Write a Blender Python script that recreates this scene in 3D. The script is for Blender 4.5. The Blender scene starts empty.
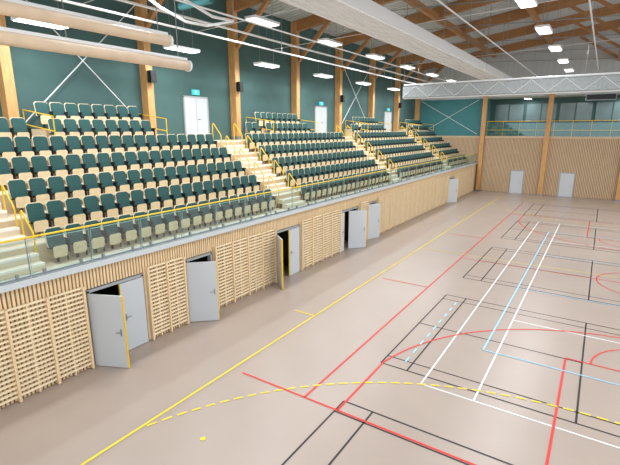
import bpy, math, random
from mathutils import Vector, Matrix
random.seed(3)
scene = bpy.context.scene
try:
    scene.view_settings.view_transform = 'Standard'
    scene.view_settings.look = 'None'
except Exception as e:
    print(e)

def lin(c):
    r = []
    for v in c:
        v = v/255.0
        r.append(v/12.92 if v <= 0.04045 else ((v+0.055)/1.055)**2.4)
    return (r[0], r[1], r[2], 1.0)

def mat(name, col, rough=0.6, metal=0.0, emit=None, estr=0.0, noise=0.0, nscale=5.0, stretch=(1,1,1), bump=0.0, spec=None):
    m = bpy.data.materials.new(name)
    m.use_nodes = True
    nt = m.node_tree
    b = nt.nodes['Principled BSDF']
    c = lin(col)
    b.inputs['Base Color'].default_value = c
    b.inputs['Roughness'].default_value = rough
    b.inputs['Metallic'].default_value = metal
    if spec is not None:
        b.inputs['Specular IOR Level'].default_value = spec
    if emit is not None:
        b.inputs['Emission Color'].default_value = lin(emit)
        b.inputs['Emission Strength'].default_value = estr
    if noise > 0:
        tc = nt.nodes.new('ShaderNodeTexCoord')
        mp = nt.nodes.new('ShaderNodeMapping')
        mp.inputs['Scale'].default_value = stretch
        nz = nt.nodes.new('ShaderNodeTexNoise')
        nz.inputs['Scale'].default_value = nscale
        nz.inputs['Detail'].default_value = 5
        cr = nt.nodes.new('ShaderNodeValToRGB')
        cr.color_ramp.elements[0].position = 0.3
        cr.color_ramp.elements[1].position = 0.7
        cr.color_ramp.elements[0].color = tuple(max(0, x*(1-noise)) for x in c[:3])+(1,)
        cr.color_ramp.elements[1].color = tuple(min(1, x*(1+noise)) for x in c[:3])+(1,)
        nt.links.new(tc.outputs['Object'], mp.inputs['Vector'])
        nt.links.new(mp.outputs['Vector'], nz.inputs['Vector'])
        nt.links.new(nz.outputs['Fac'], cr.inputs['Fac'])
        nt.links.new(cr.outputs['Color'], b.inputs['Base Color'])
        if bump > 0:
            bp = nt.nodes.new('ShaderNodeBump')
            bp.inputs['Strength'].default_value = bump
            nt.links.new(nz.outputs['Fac'], bp.inputs['Height'])
            nt.links.new(bp.outputs['Normal'], b.inputs['Normal'])
    return m

M = {}
M['floor'] = mat('floor_vinyl', (174,157,146), 0.34, noise=0.03, nscale=0.6)
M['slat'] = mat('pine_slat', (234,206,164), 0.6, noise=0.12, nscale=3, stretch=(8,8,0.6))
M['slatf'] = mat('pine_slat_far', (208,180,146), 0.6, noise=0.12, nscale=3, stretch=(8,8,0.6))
M['bar'] = mat('wall_bar_wood', (248,228,192), 0.5, noise=0.08, nscale=4)
M['back'] = mat('slat_backing', (146,112,76), 0.9)
M['glulam'] = mat('glulam_timber', (204,154,98), 0.6, noise=0.14, nscale=2, stretch=(6,6,1))
M['raft'] = mat('glulam_rafter', (172,124,78), 0.6, noise=0.14, nscale=2, stretch=(1,6,6))
M['green'] = mat('green_wall_paint', (68,98,96), 0.8, noise=0.06, nscale=1.5)
M['teal'] = mat('teal_wall_paint', (62,124,128), 0.7, noise=0.05, nscale=1.5)
M['plat'] = mat('tier_vinyl', (226,210,186), 0.6, noise=0.04, nscale=2)
M['riser'] = mat('tier_riser', (205,182,150), 0.7, noise=0.04, nscale=2)
M['nose'] = mat('step_nosing', (245,242,235), 0.5)
M['yellow'] = mat('yellow_rail', (240,196,20), 0.4)
M['grey'] = mat('grey_door', (198,202,206), 0.5)
M['frame'] = mat('door_frame', (165,168,170), 0.5)
M['steel'] = mat('steel', (150,155,158), 0.35, metal=0.6)
M['ledge'] = mat('ledge_metal', (204,211,213), 0.4)
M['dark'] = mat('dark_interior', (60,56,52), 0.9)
M['black'] = mat('black_metal', (28,28,30), 0.5)
M['sgreen'] = mat('seat_fabric', (46,86,84), 0.9, noise=0.1, nscale=20)
M['swood'] = mat('seat_plywood', (238,220,188), 0.5, noise=0.06, nscale=8)
M['span'] = mat('seat_underside_ply', (226,206,170), 0.5, noise=0.06, nscale=8)
M['white'] = mat('white_metal', (238,239,240), 0.5)
M['roof'] = mat('roof_sheet', (198,202,203), 0.6)
M['tube'] = mat('roller_tube_wood', (232,206,176), 0.5, noise=0.06, nscale=3)
M['lamp'] = mat('lamp_diffuser', (255,255,255), 0.5, emit=(255,255,255), estr=5)
M['sign'] = mat('exit_sign', (40,170,180), 0.5, emit=(60,200,210), estr=0.8)
M['net'] = mat('net_fabric', (160,165,166), 0.9, noise=0.35, nscale=25)
M['window'] = mat('gallery_window', (110,132,134), 0.2, noise=0.1, nscale=1)
M['ly'] = mat('line_yellow', (240,216,50), 0.5)
M['lr'] = mat('line_red', (222,56,48), 0.5)
M['lk'] = mat('line_black', (40,34,36), 0.5)
M['lw'] = mat('line_white', (240,240,240), 0.5)
M['lb'] = mat('line_lightblue', (160,212,238), 0.5)
M['gedge'] = mat('glass_edge', (150,190,180), 0.3)
g = bpy.data.materials.new('railing_glass'); g.use_nodes = True
nt = g.node_tree; nt.nodes.clear()
o = nt.nodes.new('ShaderNodeOutputMaterial'); mx = nt.nodes.new('ShaderNodeMixShader')
tr = nt.nodes.new('ShaderNodeBsdfTransparent'); gl = nt.nodes.new('ShaderNodeBsdfGlossy')
tr.inputs['Color'].default_value = (0.87,0.94,0.93,1); gl.inputs['Roughness'].default_value = 0.03
mx.inputs['Fac'].default_value = 0.09
nt.links.new(tr.outputs[0], mx.inputs[1]); nt.links.new(gl.outputs[0], mx.inputs[2]); nt.links.new(mx.outputs[0], o.inputs['Surface'])
M['glass'] = g

class MB:
    def __init__(s, name):
        s.name = name; s.v = []; s.f = []; s.m = []; s.mats = []
    def mi(s, k):
        if k not in s.mats: s.mats.append(k)
        return s.mats.index(k)
    def add(s, vs, fs, k):
        b = len(s.v); i = s.mi(k)
        s.v += [tuple(p) for p in vs]
        for f in fs:
            s.f.append(tuple(b+j for j in f)); s.m.append(i)
    def box(s, x0,x1,y0,y1,z0,z1,k):
        if x0 > x1: x0,x1 = x1,x0
        if y0 > y1: y0,y1 = y1,y0
        vs = [(x0,y0,z0),(x1,y0,z0),(x1,y1,z0),(x0,y1,z0),(x0,y0,z1),(x1,y0,z1),(x1,y1,z1),(x0,y1,z1)]
        s.add(vs, [(0,3,2,1),(4,5,6,7),(0,1,5,4),(1,2,6,5),(2,3,7,6),(3,0,4,7)], k)
    def beam(s, p0,p1,w,h,k):
        p0=Vector(p0);p1=Vector(p1); d=(p1-p0).normalized()
        up = Vector((0,0,1)) if abs(d.z)<0.95 else Vector((0,1,0))
        a = d.cross(up).normalized()*w/2; b = a.cross(d).normalized()*h/2
        vs=[]
        for p in (p0,p1):
            vs += [p-a-b,p+a-b,p+a+b,p-a+b]
        s.add(vs, [(0,3,2,1),(4,5,6,7),(0,1,5,4),(1,2,6,5),(2,3,7,6),(3,0,4,7)], k)
    def cyl(s, p0,p1,r,k,n=8):
        p0=Vector(p0);p1=Vector(p1); d=(p1-p0).normalized()
        up = Vector((0,0,1)) if abs(d.z)<0.95 else Vector((0,1,0))
        a = d.cross(up).normalized(); b = a.cross(d).normalized()
        vs=[]
        for p in (p0,p1):
            for i in range(n):
                t=2*math.pi*i/n
                vs.append(p+a*r*math.cos(t)+b*r*math.sin(t))
        fs=[(i,(i+1)%n,n+(i+1)%n,n+i) for i in range(n)]
        fs.append(tuple(range(n-1,-1,-1))); fs.append(tuple(range(n,2*n)))
        s.add(vs,fs,k)
    def path(s, pts, r, k, n=8):
        for a,b in zip(pts[:-1],pts[1:]): s.cyl(a,b,r,k,n)
    def panel(s, ox,oy,oz, x0,x1,y0,y1,z0,z1,sh,ch,k):
        prof=[(y0+ch,z0),(y1-ch,z0),(y1,z0+ch),(y1,z1-ch),(y1-ch,z1),(y0+ch,z1),(y0,z1-ch),(y0,z0+ch)]
        vs=[]
        for x in (x0,x1):
            for (y,z) in prof:
                vs.append((ox+x+sh*(z-z0), oy+y, oz+z))
        n=8
        fs=[(i,(i+1)%n,n+(i+1)%n,n+i) for i in range(n)]
        fs.append(tuple(range(n-1,-1,-1))); fs.append(tuple(range(n,2*n)))
        s.add(vs,fs,k)
    def build(s, parent=None, smooth=False):
        me = bpy.data.meshes.new(s.name)
        me.from_pydata(s.v, [], s.f)
        for k in s.mats: me.materials.append(M[k])
        me.polygons.foreach_set('material_index', s.m)
        if smooth:
            me.polygons.foreach_set('use_smooth',[len(p.vertices)==4 for p in me.polygons])
        me.update()
        ob = bpy.data.objects.new(s.name, me)
        scene.collection.objects.link(ob)
        if parent: ob.parent = parent
        return ob

YN = -6.0
YF = 48.0
XB = -6.8
XR = 26.0
COLS = [1.7, 7.4, 13.1, 18.8, 24.6, 30.3, 36.1, 41.8, 47.6]
STAIRS = [4.4, 16.15, 28.05, 39.95]

# ---------------- floor ----------------
b = MB('floor'); b.box(XB-0.3, XR, YN, YF+4, -0.2, 0.0, 'floor'); b.build()

# ---------------- court lines ----------------
def arcpts(cx,cy,r,a0,a1,n):
    return [(cx+r*math.cos(math.radians(a0+(a1-a0)*i/n)), cy+r*math.sin(math.radians(a0+(a1-a0)*i/n))) for i in range(n+1)]
class Lines(MB):
    z = 0.002
    def seg(s, p, q, w=0.045):
        p=Vector((p[0],p[1],0)); q=Vector((q[0],q[1],0)); d=(q-p).normalized(); a=Vector((-d.y,d.x,0))*w/2
        z=Vector((0,0,s.z))
        s.add([p-a+z,q-a+z,q+a+z,p+a+z],[(0,1,2,3)],s.k)
    def poly(s, pts, w=0.045):
        for p,q in zip(pts[:-1],pts[1:]): s.seg(p,q,w)
    def rect(s, x0,x1,y0,y1,w=0.045):
        s.poly([(x0,y0),(x1,y0),(x1,y1),(x0,y1),(x0,y0)],w)
    def dash(s, pts, w=0.05, on=1, off=1):
        for i in range(0,len(pts)-1):
            if i%(on+off) < on: s.seg(pts[i],pts[i+1],w)
CX=13.2
L=Lines('court_lines_handball'); L.k='ly'; L.z=0.010
L.rect(3.23,23.2,1.7,44.0,0.06)
for gy,sg in ((1.7,1),(43.6,-1)):
    a=arcpts(CX-1.5,gy,9.0,180,180-90*sg,128)
    c=[(CX-1.5+3*i/28,gy+9*sg) for i in range(29)]
    e=arcpts(CX+1.5,gy,9.0,90*sg,0,128)
    pts=[p for p in a if p[0]>3.3]+c[1:]+[p for p in e[1:] if p[0]<23.1]
    L.dash(pts,0.055,2,1)
L.seg((2.4,11.8),(3.23,11.8),0.06)
L.seg((2.4,32.5),(3.23,32.5),0.06)
d=arcpts(4.63,5.33,0.06,0,360,12)[:-1]
L.add([(p[0],p[1],0.01) for p in d],[tuple(range(12))],'ly')
L.seg((3.23,22.4),(23.2,22.4),0.04)
L.build()
L=Lines('court_lines_basketball'); L.k='lr'; L.z=0.008
L.seg((3.6,7.7),(20.6,7.7),0.055); L.seg((5.58,35.7),(20.6,35.7),0.055)
L.seg((5.58,7.7),(5.58,35.7),0.055); L.seg((20.6,7.7),(20.6,35.7),0.055)
L.seg((3.57,16.7),(5.58,16.7),0.05); L.seg((3.4,26.6),(5.58,26.6),0.05)
L.seg((5.58,21.7),(20.6,21.7),0.045); L.poly(arcpts(13.1,21.7,1.8,0,360,40))
for by,sg in ((7.7,1),(35.7,-1)):
    L.seg((6.5,by),(6.5,by+2.6*sg),0.055); L.seg((19.7,by),(19.7,by+2.6*sg),0.055)
    cy=by+1.3*sg
    L.poly([(x,cy+sg*abs(y-0)) for x,y in arcpts(13.1,0,6.72,11.0,169,60)],0.055)
    L.seg((10.7,by),(10.7,by+5.6*sg),0.055); L.seg((15.5,by),(15.5,by+5.6*sg),0.055); L.seg((10.7,by+5.6*sg),(15.5,by+5.6*sg),0.055)
    L.poly(arcpts(13.1,by+5.6*sg,1.8,0,180*sg,24))
L.seg((5.58,35.7),(5.58,42.5),0.045)
L.build()
L=Lines('court_lines_badminton'); L.k='lk'; L.z=0.004
for y0 in (2.0,10.2,18.7,27.2,35.7):
    y1=y0+6.1
    L.rect(6.45,19.85,y0,y1)
    L.seg((6.45,y0+.46),(19.85,y0+.46),0.04); L.seg((6.45,y1-.46),(19.85,y1-.46),0.04)
    for x in (7.2,11.1,15.1,19.1): L.seg((x,y0),(x,y1))
    L.seg((6.45,y0+3.05),(11.1,y0+3.05)); L.seg((15.1,y0+3.05),(19.85,y0+3.05))
L.build()
L=Lines('court_lines_tennis'); L.k='lw'; L.z=0.006
L.rect(7.73,18.6,9.8,33.6,0.045)
L.seg((9.02,9.8),(9.02,33.6)); L.seg((17.2,9.8),(17.2,33.6))
L.seg((9.02,15.2),(17.2,15.2)); L.seg((9.02,28.1),(17.2,28.1)); L.seg((13.1,15.2),(13.1,28.1))
L.build()
L=Lines('court_lines_volleyball'); L.k='lb'; L.z=0.012
L.rect(8.65,17.6,12.5,30.5,0.05)
L.seg((8.65,18.6),(17.6,18.6)); L.seg((8.65,24.6),(17.6,24.6))
L.dash([(7.0,10.6+i*0.3) for i in range(18)],0.05)
L.build()

# ---------------- stand front wall ----------------
DOORS=[(5.75,7.45,[(5.78,0.89,0.40,0.95),(7.42,0,-1,0.74)]),
       (9.05,10.2,[(9.08,0.74,0.67,0.95)]),
       (13.8,15.5,[(13.83,0.78,-0.62,0.95),(15.46,0,-1,0.74)]),
       (19.2,21.2,[(20.1,0.66,0.75,1.0),(19.22,0.0,1.0,0.35)]),
       (22.4,23.5,[(22.43,0.3,0.95,1.0)]),
       (38.1,39.6,[(38.15,0.6,0.8,1.0)])]
def in_door(y, mg=0.0):
    return any(d[0]-mg < y < d[1]+mg for d in DOORS)
b=MB('wall_stand_front')
ys=[YN]+[v for d in DOORS for v in (d[0],d[1])]+[YF-0.07]
for i in range(0,len(ys),2):
    b.box(-0.16,-0.06,ys[i],ys[i+1],0,2.79,'back')
for d in DOORS: b.box(-0.16,-0.06,d[0],d[1],2.18,2.79,'back')
y=YN
while y<YF-0.12:
    if in_door(y+0.03,0.03): b.box(-0.06,0.0,y,y+0.055,2.2,2.78,'slat')
    else: b.box(-0.06,0.0,y,y+0.055,0.02,2.78,'slat')
    y+=0.093
b.build()
b=MB('wall_bars')
edges=[YN]+[v for d in DOORS for v in (d[0]-0.12,d[1]+0.12)]+[46.5]
for i in range(0,len(edges),2):
    a,c=edges[i],edges[i+1]
    n=max(1,round((c-a)/0.9)); w=(c-a)/n
    if c-a<0.5: continue
    for j in range(n+1):
        b.box(0.0,0.13,a+j*w-0.03,a+j*w+0.03,0.02,2.34,'slat')
        if j<n: b.box(0.03,0.075,a+(j+.5)*w-0.02,a+(j+.5)*w+0.02,0.02,2.3,'slat')
    z=0.17
    while z<2.32:
        b.box(0.05,0.09,a,c,z-0.024,z+0.024,'bar'); z+=0.119
b.build()
for i,d in enumerate(DOORS):
    b=MB('door_%d'%(i+1))
    for yy in (d[0],d[1]-0.06): b.box(-0.12,0.03,yy,yy+0.06,0,2.15,'frame')
    b.box(-0.12,0.03,d[0],d[1],2.1,2.17,'frame')
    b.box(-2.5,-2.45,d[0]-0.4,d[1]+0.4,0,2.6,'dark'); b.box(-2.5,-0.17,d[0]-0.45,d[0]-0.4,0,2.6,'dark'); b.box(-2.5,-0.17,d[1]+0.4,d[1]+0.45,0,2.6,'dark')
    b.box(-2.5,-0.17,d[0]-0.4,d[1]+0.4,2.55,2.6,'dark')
    for (hy,dx,dy,ln) in d[2]:
        n=math.hypot(dx,dy); dx/=n; dy/=n
        p0=Vector((0.02,hy,1.05)); p1=p0+Vector((dx,dy,0))*ln
        b.beam(p0,p1,0.05,2.06,'grey')
        e=p1+Vector((dx,dy,0))*0.02
        b.beam(p1,e,0.056,2.06,'yellow')
        h=p0+Vector((dx,dy,0))*(ln-0.1); nrm=Vector((dy,-dx,0))
        for sg in (1,-1):
            q=h+nrm*0.06*sg; b.cyl(h+nrm*0.02*sg,q,0.012,'steel'); b.cyl(q,q-Vector((dx,dy,0))*0.14,0.012,'steel')
            b.beam(h+nrm*0.028*sg-Vector((dx,dy,0))*0.02,h+nrm*0.028*sg+Vector((dx,dy,0))*0.02,0.006,0.2,'steel')
    b.build()

b=MB('ledge_stand_front'); b.box(-0.2,0.14,YN,YF-0.12,2.8,2.93,'ledge'); b.box(0.1,0.15,YN,YF-0.12,2.77,2.93,'ledge'); b.build()
b=MB('glass_railing')
y=YN
while y<YF-0.7:
    y1=min(y+1.5,YF-0.6)
    b.box(0.03,0.045,y+0.02,y1-0.02,2.94,3.8,'glass')
    b.box(0.028,0.047,y+0.02,y1-0.02,3.79,3.805,'gedge')
    b.box(0.028,0.047,y+0.02,y+0.03,2.94,3.8,'gedge')
    b.box(0.01,0.06,y+0.02,y1-0.02,2.931,2.97,'steel')
    for yy in (y+0.3,y1-0.3): b.box(0.01,0.07,yy-0.03,yy+0.03,2.93,3.06,'steel')
    b.cyl((0.0,y,2.93),(0.0,y,3.85),0.014,'steel',6)
    y+=1.5
b.cyl((0.0,YN,3.86),(0.0,YF-0.5,3.86),0.024,'yellow',8)
b.build()

# ---------------- tiers ----------------
RISE=0.58; PIT=0.85
def rowx(i):
    return -0.21 if i==1 else -(1.15+PIT*(i-2))
def rowz(i): return 2.82+RISE*(i-1)
YT=YF-0.11
b=MB('grandstand_tiers')
for i in range(1,7):
    xf=rowx(i); zb=rowz(i)
    b.box(XB, xf, YN, YT, zb-RISE if i>1 else 2.65, zb, 'plat')
    if i>1: b.box(xf,xf+0.012,YN,YT,zb-RISE,zb-0.04,'riser'); b.box(xf-0.0,xf+0.02,YN,YT,zb-0.04,zb+0.003,'nose')
UP=[(-3.8,0.2),(7.9,12.4),(19.8,24.2),(31.7,36.1),(43.0,47.4)]
for (a,c) in UP:
    b.box(XB,rowx(7),a,c,rowz(6),rowz(7),'plat')
    b.box(rowx(7),rowx(7)+0.012,a,c,rowz(6),rowz(7),'riser')
b.build()
for c in STAIRS:
    b=MB('tier_stairs')
    for i in range(2,7):
        xf=rowx(i); zb=rowz(i)
        for s_ in (1,2):
            z=zb-RISE+RISE*s_/3*1.0
            x1=xf+0.28*(3-s_)
            b.box(xf+0.02,x1,c-0.72,c+0.72,zb-RISE+0.004,z,'plat')
            b.box(x1-0.04,x1+0.01,c-0.72,c+0.72,z-0.06,z+0.006,'nose')
    b.build()
    for sd in (-0.74,0.74):
        b=MB('stair_handrail')
        for i in (2,3,4,5,6):
            x1=rowx(i)+0.12; x0=rowx(i)-0.42
            zl=rowz(i-1); zh=rowz(i)
            y=c+sd
            b.path([(x1,y,zl),(x1,y,zl+0.85),(x1-0.06,y,zl+0.95),(x0+0.06,y,zh+0.85),(x0,y,zh+0.78),(x0,y,zh)],0.022,'yellow')
        b.build()
for (a,c) in UP:
    b=MB('guard_rail')
    for y in (a-0.06,c+0.06):
        z=rowz(6)
        x0,x1=XB+0.15,rowx(6)-0.1
        for zz in (0.5,1.0): b.cyl((x0,y,z+zz+0.25),(x1,y,z+zz),0.02,'yellow')
        for x in (x0,x1): b.cyl((x,y,z),(x,y,z+1.0+(0.25 if x==x0 else 0)),0.02,'yellow')
    b.build()

# ---------------- seats ----------------
def seat(b,x,y,z):
    b.box(x+0.10,x+0.15,y-0.03,y+0.03,z,z+0.46,'black')
    b.box(x+0.04,x+0.22,y-0.2,y+0.2,z+0.40,z+0.44,'black')
    b.panel(x,y,z, 0.135,0.155,-0.232,0.232,0.40,0.95,-0.18,0.06,'swood')
    b.panel(x,y,z, 0.155,0.20,-0.21,0.21,0.42,0.93,-0.18,0.06,'sgreen')
    b.panel(x,y,z, 0.24,0.29,-0.18,0.18,0.20,0.50,0.10,0.04,'sgreen')
    b.panel(x,y,z, 0.29,0.31,-0.185,0.185,0.17,0.48,0.10,0.04,'span')
    b.box(x+0.08,x+0.36,y+0.242,y+0.272,z+0.58,z+0.62,'black')
    b.box(x+0.10,x+0.32,y+0.248,y+0.266,z+0.25,z+0.58,'black')
    b.box(x+0.12,x+0.17,y+0.246,y+0.268,z,z+0.60,'black')
segs=[(YN,STAIRS[0]-0.85)]+[(STAIRS[k]+0.95,STAIRS[k+1]-0.85) for k in range(3)]+[(STAIRS[3]+0.95,47.5)]
for k,(a,c) in enumerate(segs):
    b=MB('stadium_seating')
    for r in range(1,6):
        n=int((c-a)/0.53)
        for j in range(n):
            seat(b,rowx(r+1),a+0.3+j*0.53,rowz(r))
    ua,uc=UP[k]
    n=int((uc-ua)/0.53)
    for r,xx in ((6,rowx(7)),(7,XB+0.62)):
        for j in range(n):
            seat(b,xx+0.02,ua+0.3+j*0.53,rowz(r))
    if k>0:
        for j in range(2): seat(b,rowx(7)+0.02,ua-1.4+j*0.53,rowz(6))
    b.build()

# ---------------- back wall ----------------
b=MB('wall_back'); b.box(XB-0.25,XB-0.003,YN,YF+4,0,12.95,'green'); b.build()
for y in COLS:
    b=MB('timber_column'); b.box(XB,XB+0.45,y-0.17,y+0.17,5.73,12.9,'glulam')
    b.box(XB+0.02,XB+0.47,y-0.19,y+0.19,5.73,5.9,'steel')
    b.build()
def brace(name,p):
    b=MB(name)
    b.cyl(p[0],p[2],0.02,'white',6); b.cyl(p[1],p[3],0.02,'white',6); b.build()
for (a,c) in ((7.6,12.9),(30.5,35.9)):
    x=XB+0.2
    brace('cross_brace',[(x,a,6.3),(x,c,6.3),(x,c,11.5),(x,a,11.5)])
for i,y in enumerate([4.2,16.1,28.1,40.2]):
    b=MB('door_%d'%(i+7)); z=5.73; w=0.75
    b.box(XB,XB+0.06,y-w-0.07,y-w,z,z+2.15,'frame'); b.box(XB,XB+0.06,y+w,y+w+0.07,z,z+2.15,'frame'); b.box(XB,XB+0.06,y-w-0.07,y+w+0.07,z+2.1,z+2.18,'frame')
    b.box(XB,XB+0.04,y-w,y-0.01,z,z+2.1,'grey'); b.box(XB,XB+0.04,y+0.01,y+w,z,z+2.1,'grey')
    b.cyl((XB+0.09,y+0.08,z+1.05),(XB+0.09,y+0.22,z+1.05),0.014,'black'); b.cyl((XB+0.04,y+0.08,z+1.05),(XB+0.09,y+0.08,z+1.05),0.014,'black')
    b.build()
    b=MB('exit_sign'); b.box(XB,XB+0.1,y-0.22,y+0.22,z+2.25,z+2.5,'sign'); b.box(XB,XB+0.105,y-0.06,y+0.02,z+2.3,z+2.45,'white'); b.build()
for y in (13.1,18.8,30.3,41.8):
    b=MB('wall_speaker'); b.box(XB+0.49,XB+0.74,y-0.14,y+0.14,8.3,8.8,'black'); b.cyl((XB+0.74,y,8.45),(XB+0.75,y,8.45),0.1,'dark',12); b.box(XB+0.452,XB+0.49,y-0.05,y+0.05,8.4,8.7,'steel'); b.build()

# ---------------- far wall ----------------
b=MB('wall_far')
b.box(XB,XR,YF,YF+0.2,0,5.5,'back')
x=XB
while x<XR:
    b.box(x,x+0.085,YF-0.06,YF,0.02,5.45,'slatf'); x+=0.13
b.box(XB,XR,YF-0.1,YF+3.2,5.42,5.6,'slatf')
b.box(XB,0.2,YF-0.02,YF+0.2,5.6,9.3,'teal')
b.box(0.2,XR,YF+3.0,YF+3.2,5.6,9.4,'green')
b.box(0.2,XR,YF+2.95,YF+3.0,5.6,6.9,'teal')
b.box(0.2,0.3,YF+0.2,YF+3.0,5.6,9.4,'teal')
b.box(XB,XR,YF-0.1,YF+3.2,9.35,9.6,'roof')
b.box(XB,XR,YF,YF+0.2,9.6,12.6,'roof')
b.box(-3,XR,YF,YF+0.2,12.6,13.2,'roof')
for x in [XB+0.5*i for i in range(int((XR-XB)/0.5))]:
    b.box(x,x+0.18,YF-0.06,YF,9.7,12.7,'roof')
b.add([(XB,YF+0.1,12.6),(XR,YF+0.1,12.6),(XR,YF+0.1,13.3),(11,YF+0.1,15.35),(XB,YF+0.1,12.95)],[(0,1,2,3,4)],'roof')
b.build()
b=MB('window_1')
for i in range(8):
    x=0.8+i*3
    b.box(x,x+2.7,YF+2.94,YF+3.0,7.0,8.8,'window'); b.box(x-0.05,x+2.75,YF+2.92,YF+2.97,8.78,8.86,'green'); b.box(x+1.3,x+1.38,YF+2.9,YF+2.95,7.0,8.8,'green')
b.build()
for x in (0.4,6.25,12.5,18.7):
    b=MB('timber_column'); b.box(x-0.2,x+0.2,YF-0.45,YF-0.11,0.0,9.8,'glulam'); b.box(x-0.22,x+0.22,YF-0.47,YF-0.11,0.0,0.12,'steel'); b.build()
brace('cross_brace',[(-6.2,YF-0.2,5.8),(-0.2,YF-0.2,5.8),(-0.2,YF-0.2,9.2),(-6.2,YF-0.2,9.2)])
b=MB('gallery_railing')
for z in (6.2,7.05): b.cyl((0.7,YF+0.1,z),(XR,YF+0.1,z),0.03,'yellow')
for i in range(17): b.cyl((0.7+i*1.5,YF+0.1,5.6),(0.7+i*1.5,YF+0.1,7.05),0.022,'yellow')
b.box(0.7,XR,YF+0.05,YF+0.065,5.62,6.9,'glass')
b.build()
for i,x in enumerate((4.0,8.35,16.5)):
    b=MB('door_%d'%(i+11)); w=0.55; y=YF-0.07
    b.box(x-w-0.08,x+w+0.08,y-0.04,y,0,2.3,'frame'); b.box(x-w,x+w,y-0.07,y-0.04,0.01,2.2,'grey'); b.cyl((x+w-0.15,y-0.12,1.05),(x+w-0.3,y-0.12,1.05),0.015,'steel'); b.cyl((x+w-0.15,y-0.07,1.05),(x+w-0.15,y-0.12,1.05),0.015,'steel')
    b.build()
b=MB('scoreboard'); b.box(9.0,11.2,YF-0.22,YF-0.12,8.85,9.3,'black'); b.box(8.95,11.25,YF-0.2,YF-0.115,8.8,9.35,'steel'); b.build()

# ---------------- roof ----------------
def roofz(x):
    return 13.0+(x-XB)*0.135 if x<11 else 13.0+(11-XB)*0.135-(x-11)*0.135
b=MB('ceiling')
for a,c in ((XB-0.25,11.0),(11.0,XR)):
    za,zc=roofz(a),roofz(c)
    b.add([(a,YN,za),(c,YN,zc),(c,YF+0.3,zc),(a,YF+0.3,za),(a,YN,za+.2),(c,YN,zc+.2),(c,YF+.3,zc+.2),(a,YF+.3,za+.2)],
      [(0,1,2,3),(4,7,6,5),(0,4,5,1),(1,5,6,2),(2,6,7,3),(3,7,4,0)],'roof')
    y=YN+0.2
    while y<YF:
        b.beam((a+0.3,y,za+0.0),(c-0.05,y,zc-0.03),0.12,0.06,'roof'); y+=0.42
b.build()
for y in COLS:
    b=MB('roof_rafter')
    b.beam((XB+0.1,y,roofz(XB)-0.38),(11,y,roofz(11)-0.38),0.24,0.66,'raft')
    b.beam((11,y,roofz(11)-0.38),(XR,y,roofz(XR)-0.38),0.24,0.66,'raft')
    b.beam((XB+0.5,y,10.6),(XB+2.8,y,12.7),0.2,0.22,'raft')
    b.cyl((XB+2.8,y,12.9),(11,y,12.2),0.03,'steel',6)
    b.beam((11,y,12.2),(7.5,y,14.5),0.18,0.2,'raft'); b.beam((11,y,12.2),(14.5,y,14.5),0.18,0.2,'raft')
    b.build()
for x,z in ((0.8,13.3),(5.7,13.9),(11.0,12.2),(16,13.7)):
    b=MB('roof_purlin'); b.beam((x,YN,z),(x,YF-0.1,z),0.24,0.38,'raft'); b.build()

b=MB('ventilation_duct')
b.box(1.6,3.3,2.0,44,10.3,10.75,'white')
for i in range(5): b.box(1.7+i*0.34,1.85+i*0.34,2.0,44,10.25,10.3,'white')
for y in range(4,44,5):
    for x in (1.7,3.2): b.cyl((x,y,10.75),(x,y,roofz(x)),0.015,'steel',5)
b.build()
for (x,z,r) in ((-2.7,9.9,0.04),(-0.2,10.0,0.03),(-3.6,10.6,0.05),(5.2,10.8,0.03),(9.6,11.4,0.04)):
    b=MB('ceiling_pipe'); b.cyl((x,YN,z),(x,YF-0.2,z),r,'white',8)
    for y in range(0,46,6): b.cyl((x,y,z),(x,y,roofz(x)),0.01,'steel',5)
    b.build()
for y in (10.2,15.9,21.7,33.2):
    b=MB('steel_wire'); b.cyl((XB+0.5,y,10.85),(14,y,11.6),0.015,'white',5); b.build()
for z,x,ye in ((8.0,0.95,8.8),(8.55,0.95,8.2)):
    b=MB('curtain_roller_tube'); b.cyl((x,YN,z),(x,ye,z),0.13,'tube',24); b.cyl((x,ye,z),(x,ye+0.06,z),0.15,'white',24)
    b.box(x-0.02,x+0.02,YN,ye,z+0.1,z+0.2,'white')
    for y in (2.5,5.5,ye-0.3): b.cyl((x,y,z),(x,y,roofz(x)),0.012,'steel',6)
    b.build(smooth=True)
b=MB('basketball_hoop_frame')
b.path([(-1.9,8.6,10.9),(-1.9,10.3,10.2),(-1.9,11.4,9.95),(-1.9,12.4,10.0),(-1.2,12.6,10.05)],0.05,'white')
b.path([(-0.6,8.6,10.9),(-0.6,10.3,10.2),(-0.6,11.4,9.95),(-0.6,12.4,10.0),(-1.2,12.6,10.05)],0.05,'white')
b.cyl((-1.9,11.2,10.4),(-0.4,11.2,10.4),0.13,'teal',14)
b.cyl((-1.9,8.6,10.9),(-1.9,8.6,roofz(-1.9)),0.04,'white'); b.cyl((-0.6,8.6,10.9),(-0.6,8.6,roofz(-.6)),0.04,'white')
b.build()
b=MB('divider_net')
b.box(0.0,XR-0.5,26.85,27.15,8.2,8.85,'net')
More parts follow.
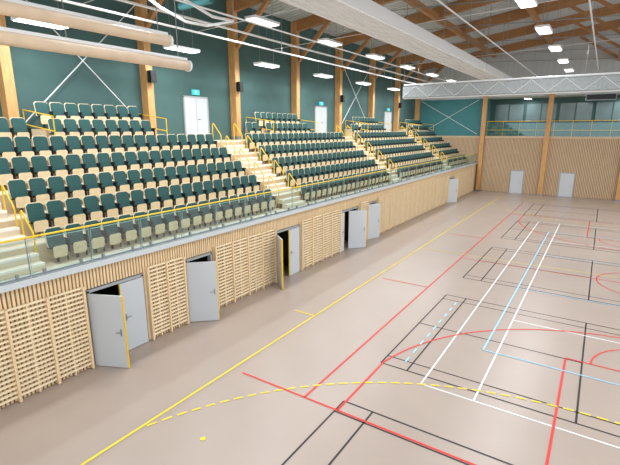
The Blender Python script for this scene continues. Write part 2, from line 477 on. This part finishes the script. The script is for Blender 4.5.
b.cyl((0,27,8.95),(XR-0.5,27,8.95),0.05,'white'); b.cyl((0,27,8.15),(XR-0.5,27,8.15),0.04,'white')
i=0
while i*1.6<XR-2.2:
    x=i*1.6
    b.cyl((x,26.82,8.2),(x+0.8,26.82,8.85),0.012,'white',5); b.cyl((x+0.8,26.82,8.85),(x+1.6,26.82,8.2),0.012,'white',5)
    if i%3==0: b.cyl((x,27,9.0),(x,27,roofz(x)-0.05),0.012,'steel',5)
    i+=1
b.build()

# ---------------- lamps ----------------
def lamp(x,y,z,pw):
    b=MB('ceiling_lamp')
    b.box(x-0.28,x+0.28,y-0.78,y+0.78,z,z+0.1,'white')
    b.box(x-0.24,x+0.24,y-0.74,y+0.74,z-0.02,z,'lamp')
    for dy in (-0.6,0.6): b.cyl((x,y+dy,z+0.1),(x,y+dy,roofz(x)),0.008,'steel',5)
    ob=b.build()
    ld=bpy.data.lights.new('lamp_light','AREA'); ld.shape='RECTANGLE'; ld.size=0.48; ld.size_y=1.48; ld.energy=pw; ld.color=(0.92,0.97,1.0)
    lo=bpy.data.objects.new('lamp_light',ld); lo.location=(x,y,z-0.04); scene.collection.objects.link(lo); lo.parent=ob
for k in range(8):
    lamp(-4.8,2.2+5.75*k,9.6,135)
    lamp(-1.3,4.3+5.3*k,10.5,215)
    lamp(8.0,1.5+5.35*k,10.5,225)
    lamp(17.0,1.5+5.35*k,10.5,225)
for x in (4,12,20):
    lamp(x,YF+1.5,9.2,60)

# ---------------- world ----------------
w=bpy.data.worlds.new('world'); scene.world=w; w.use_nodes=True
w.node_tree.nodes['Background'].inputs['Color'].default_value=(0.9,0.96,1,1)
w.node_tree.nodes['Background'].inputs['Strength'].default_value=1.3

# ---------------- camera ----------------
cd=bpy.data.cameras.new('camera'); cam=bpy.data.objects.new('camera',cd); scene.collection.objects.link(cam)
cd.sensor_width=36; cd.lens=436/620*36; cd.clip_end=300
cam.location=(10.83,0,6.3)
cam.rotation_euler=(math.radians(90-13.35),0,math.radians(33.45))
scene.camera=cam
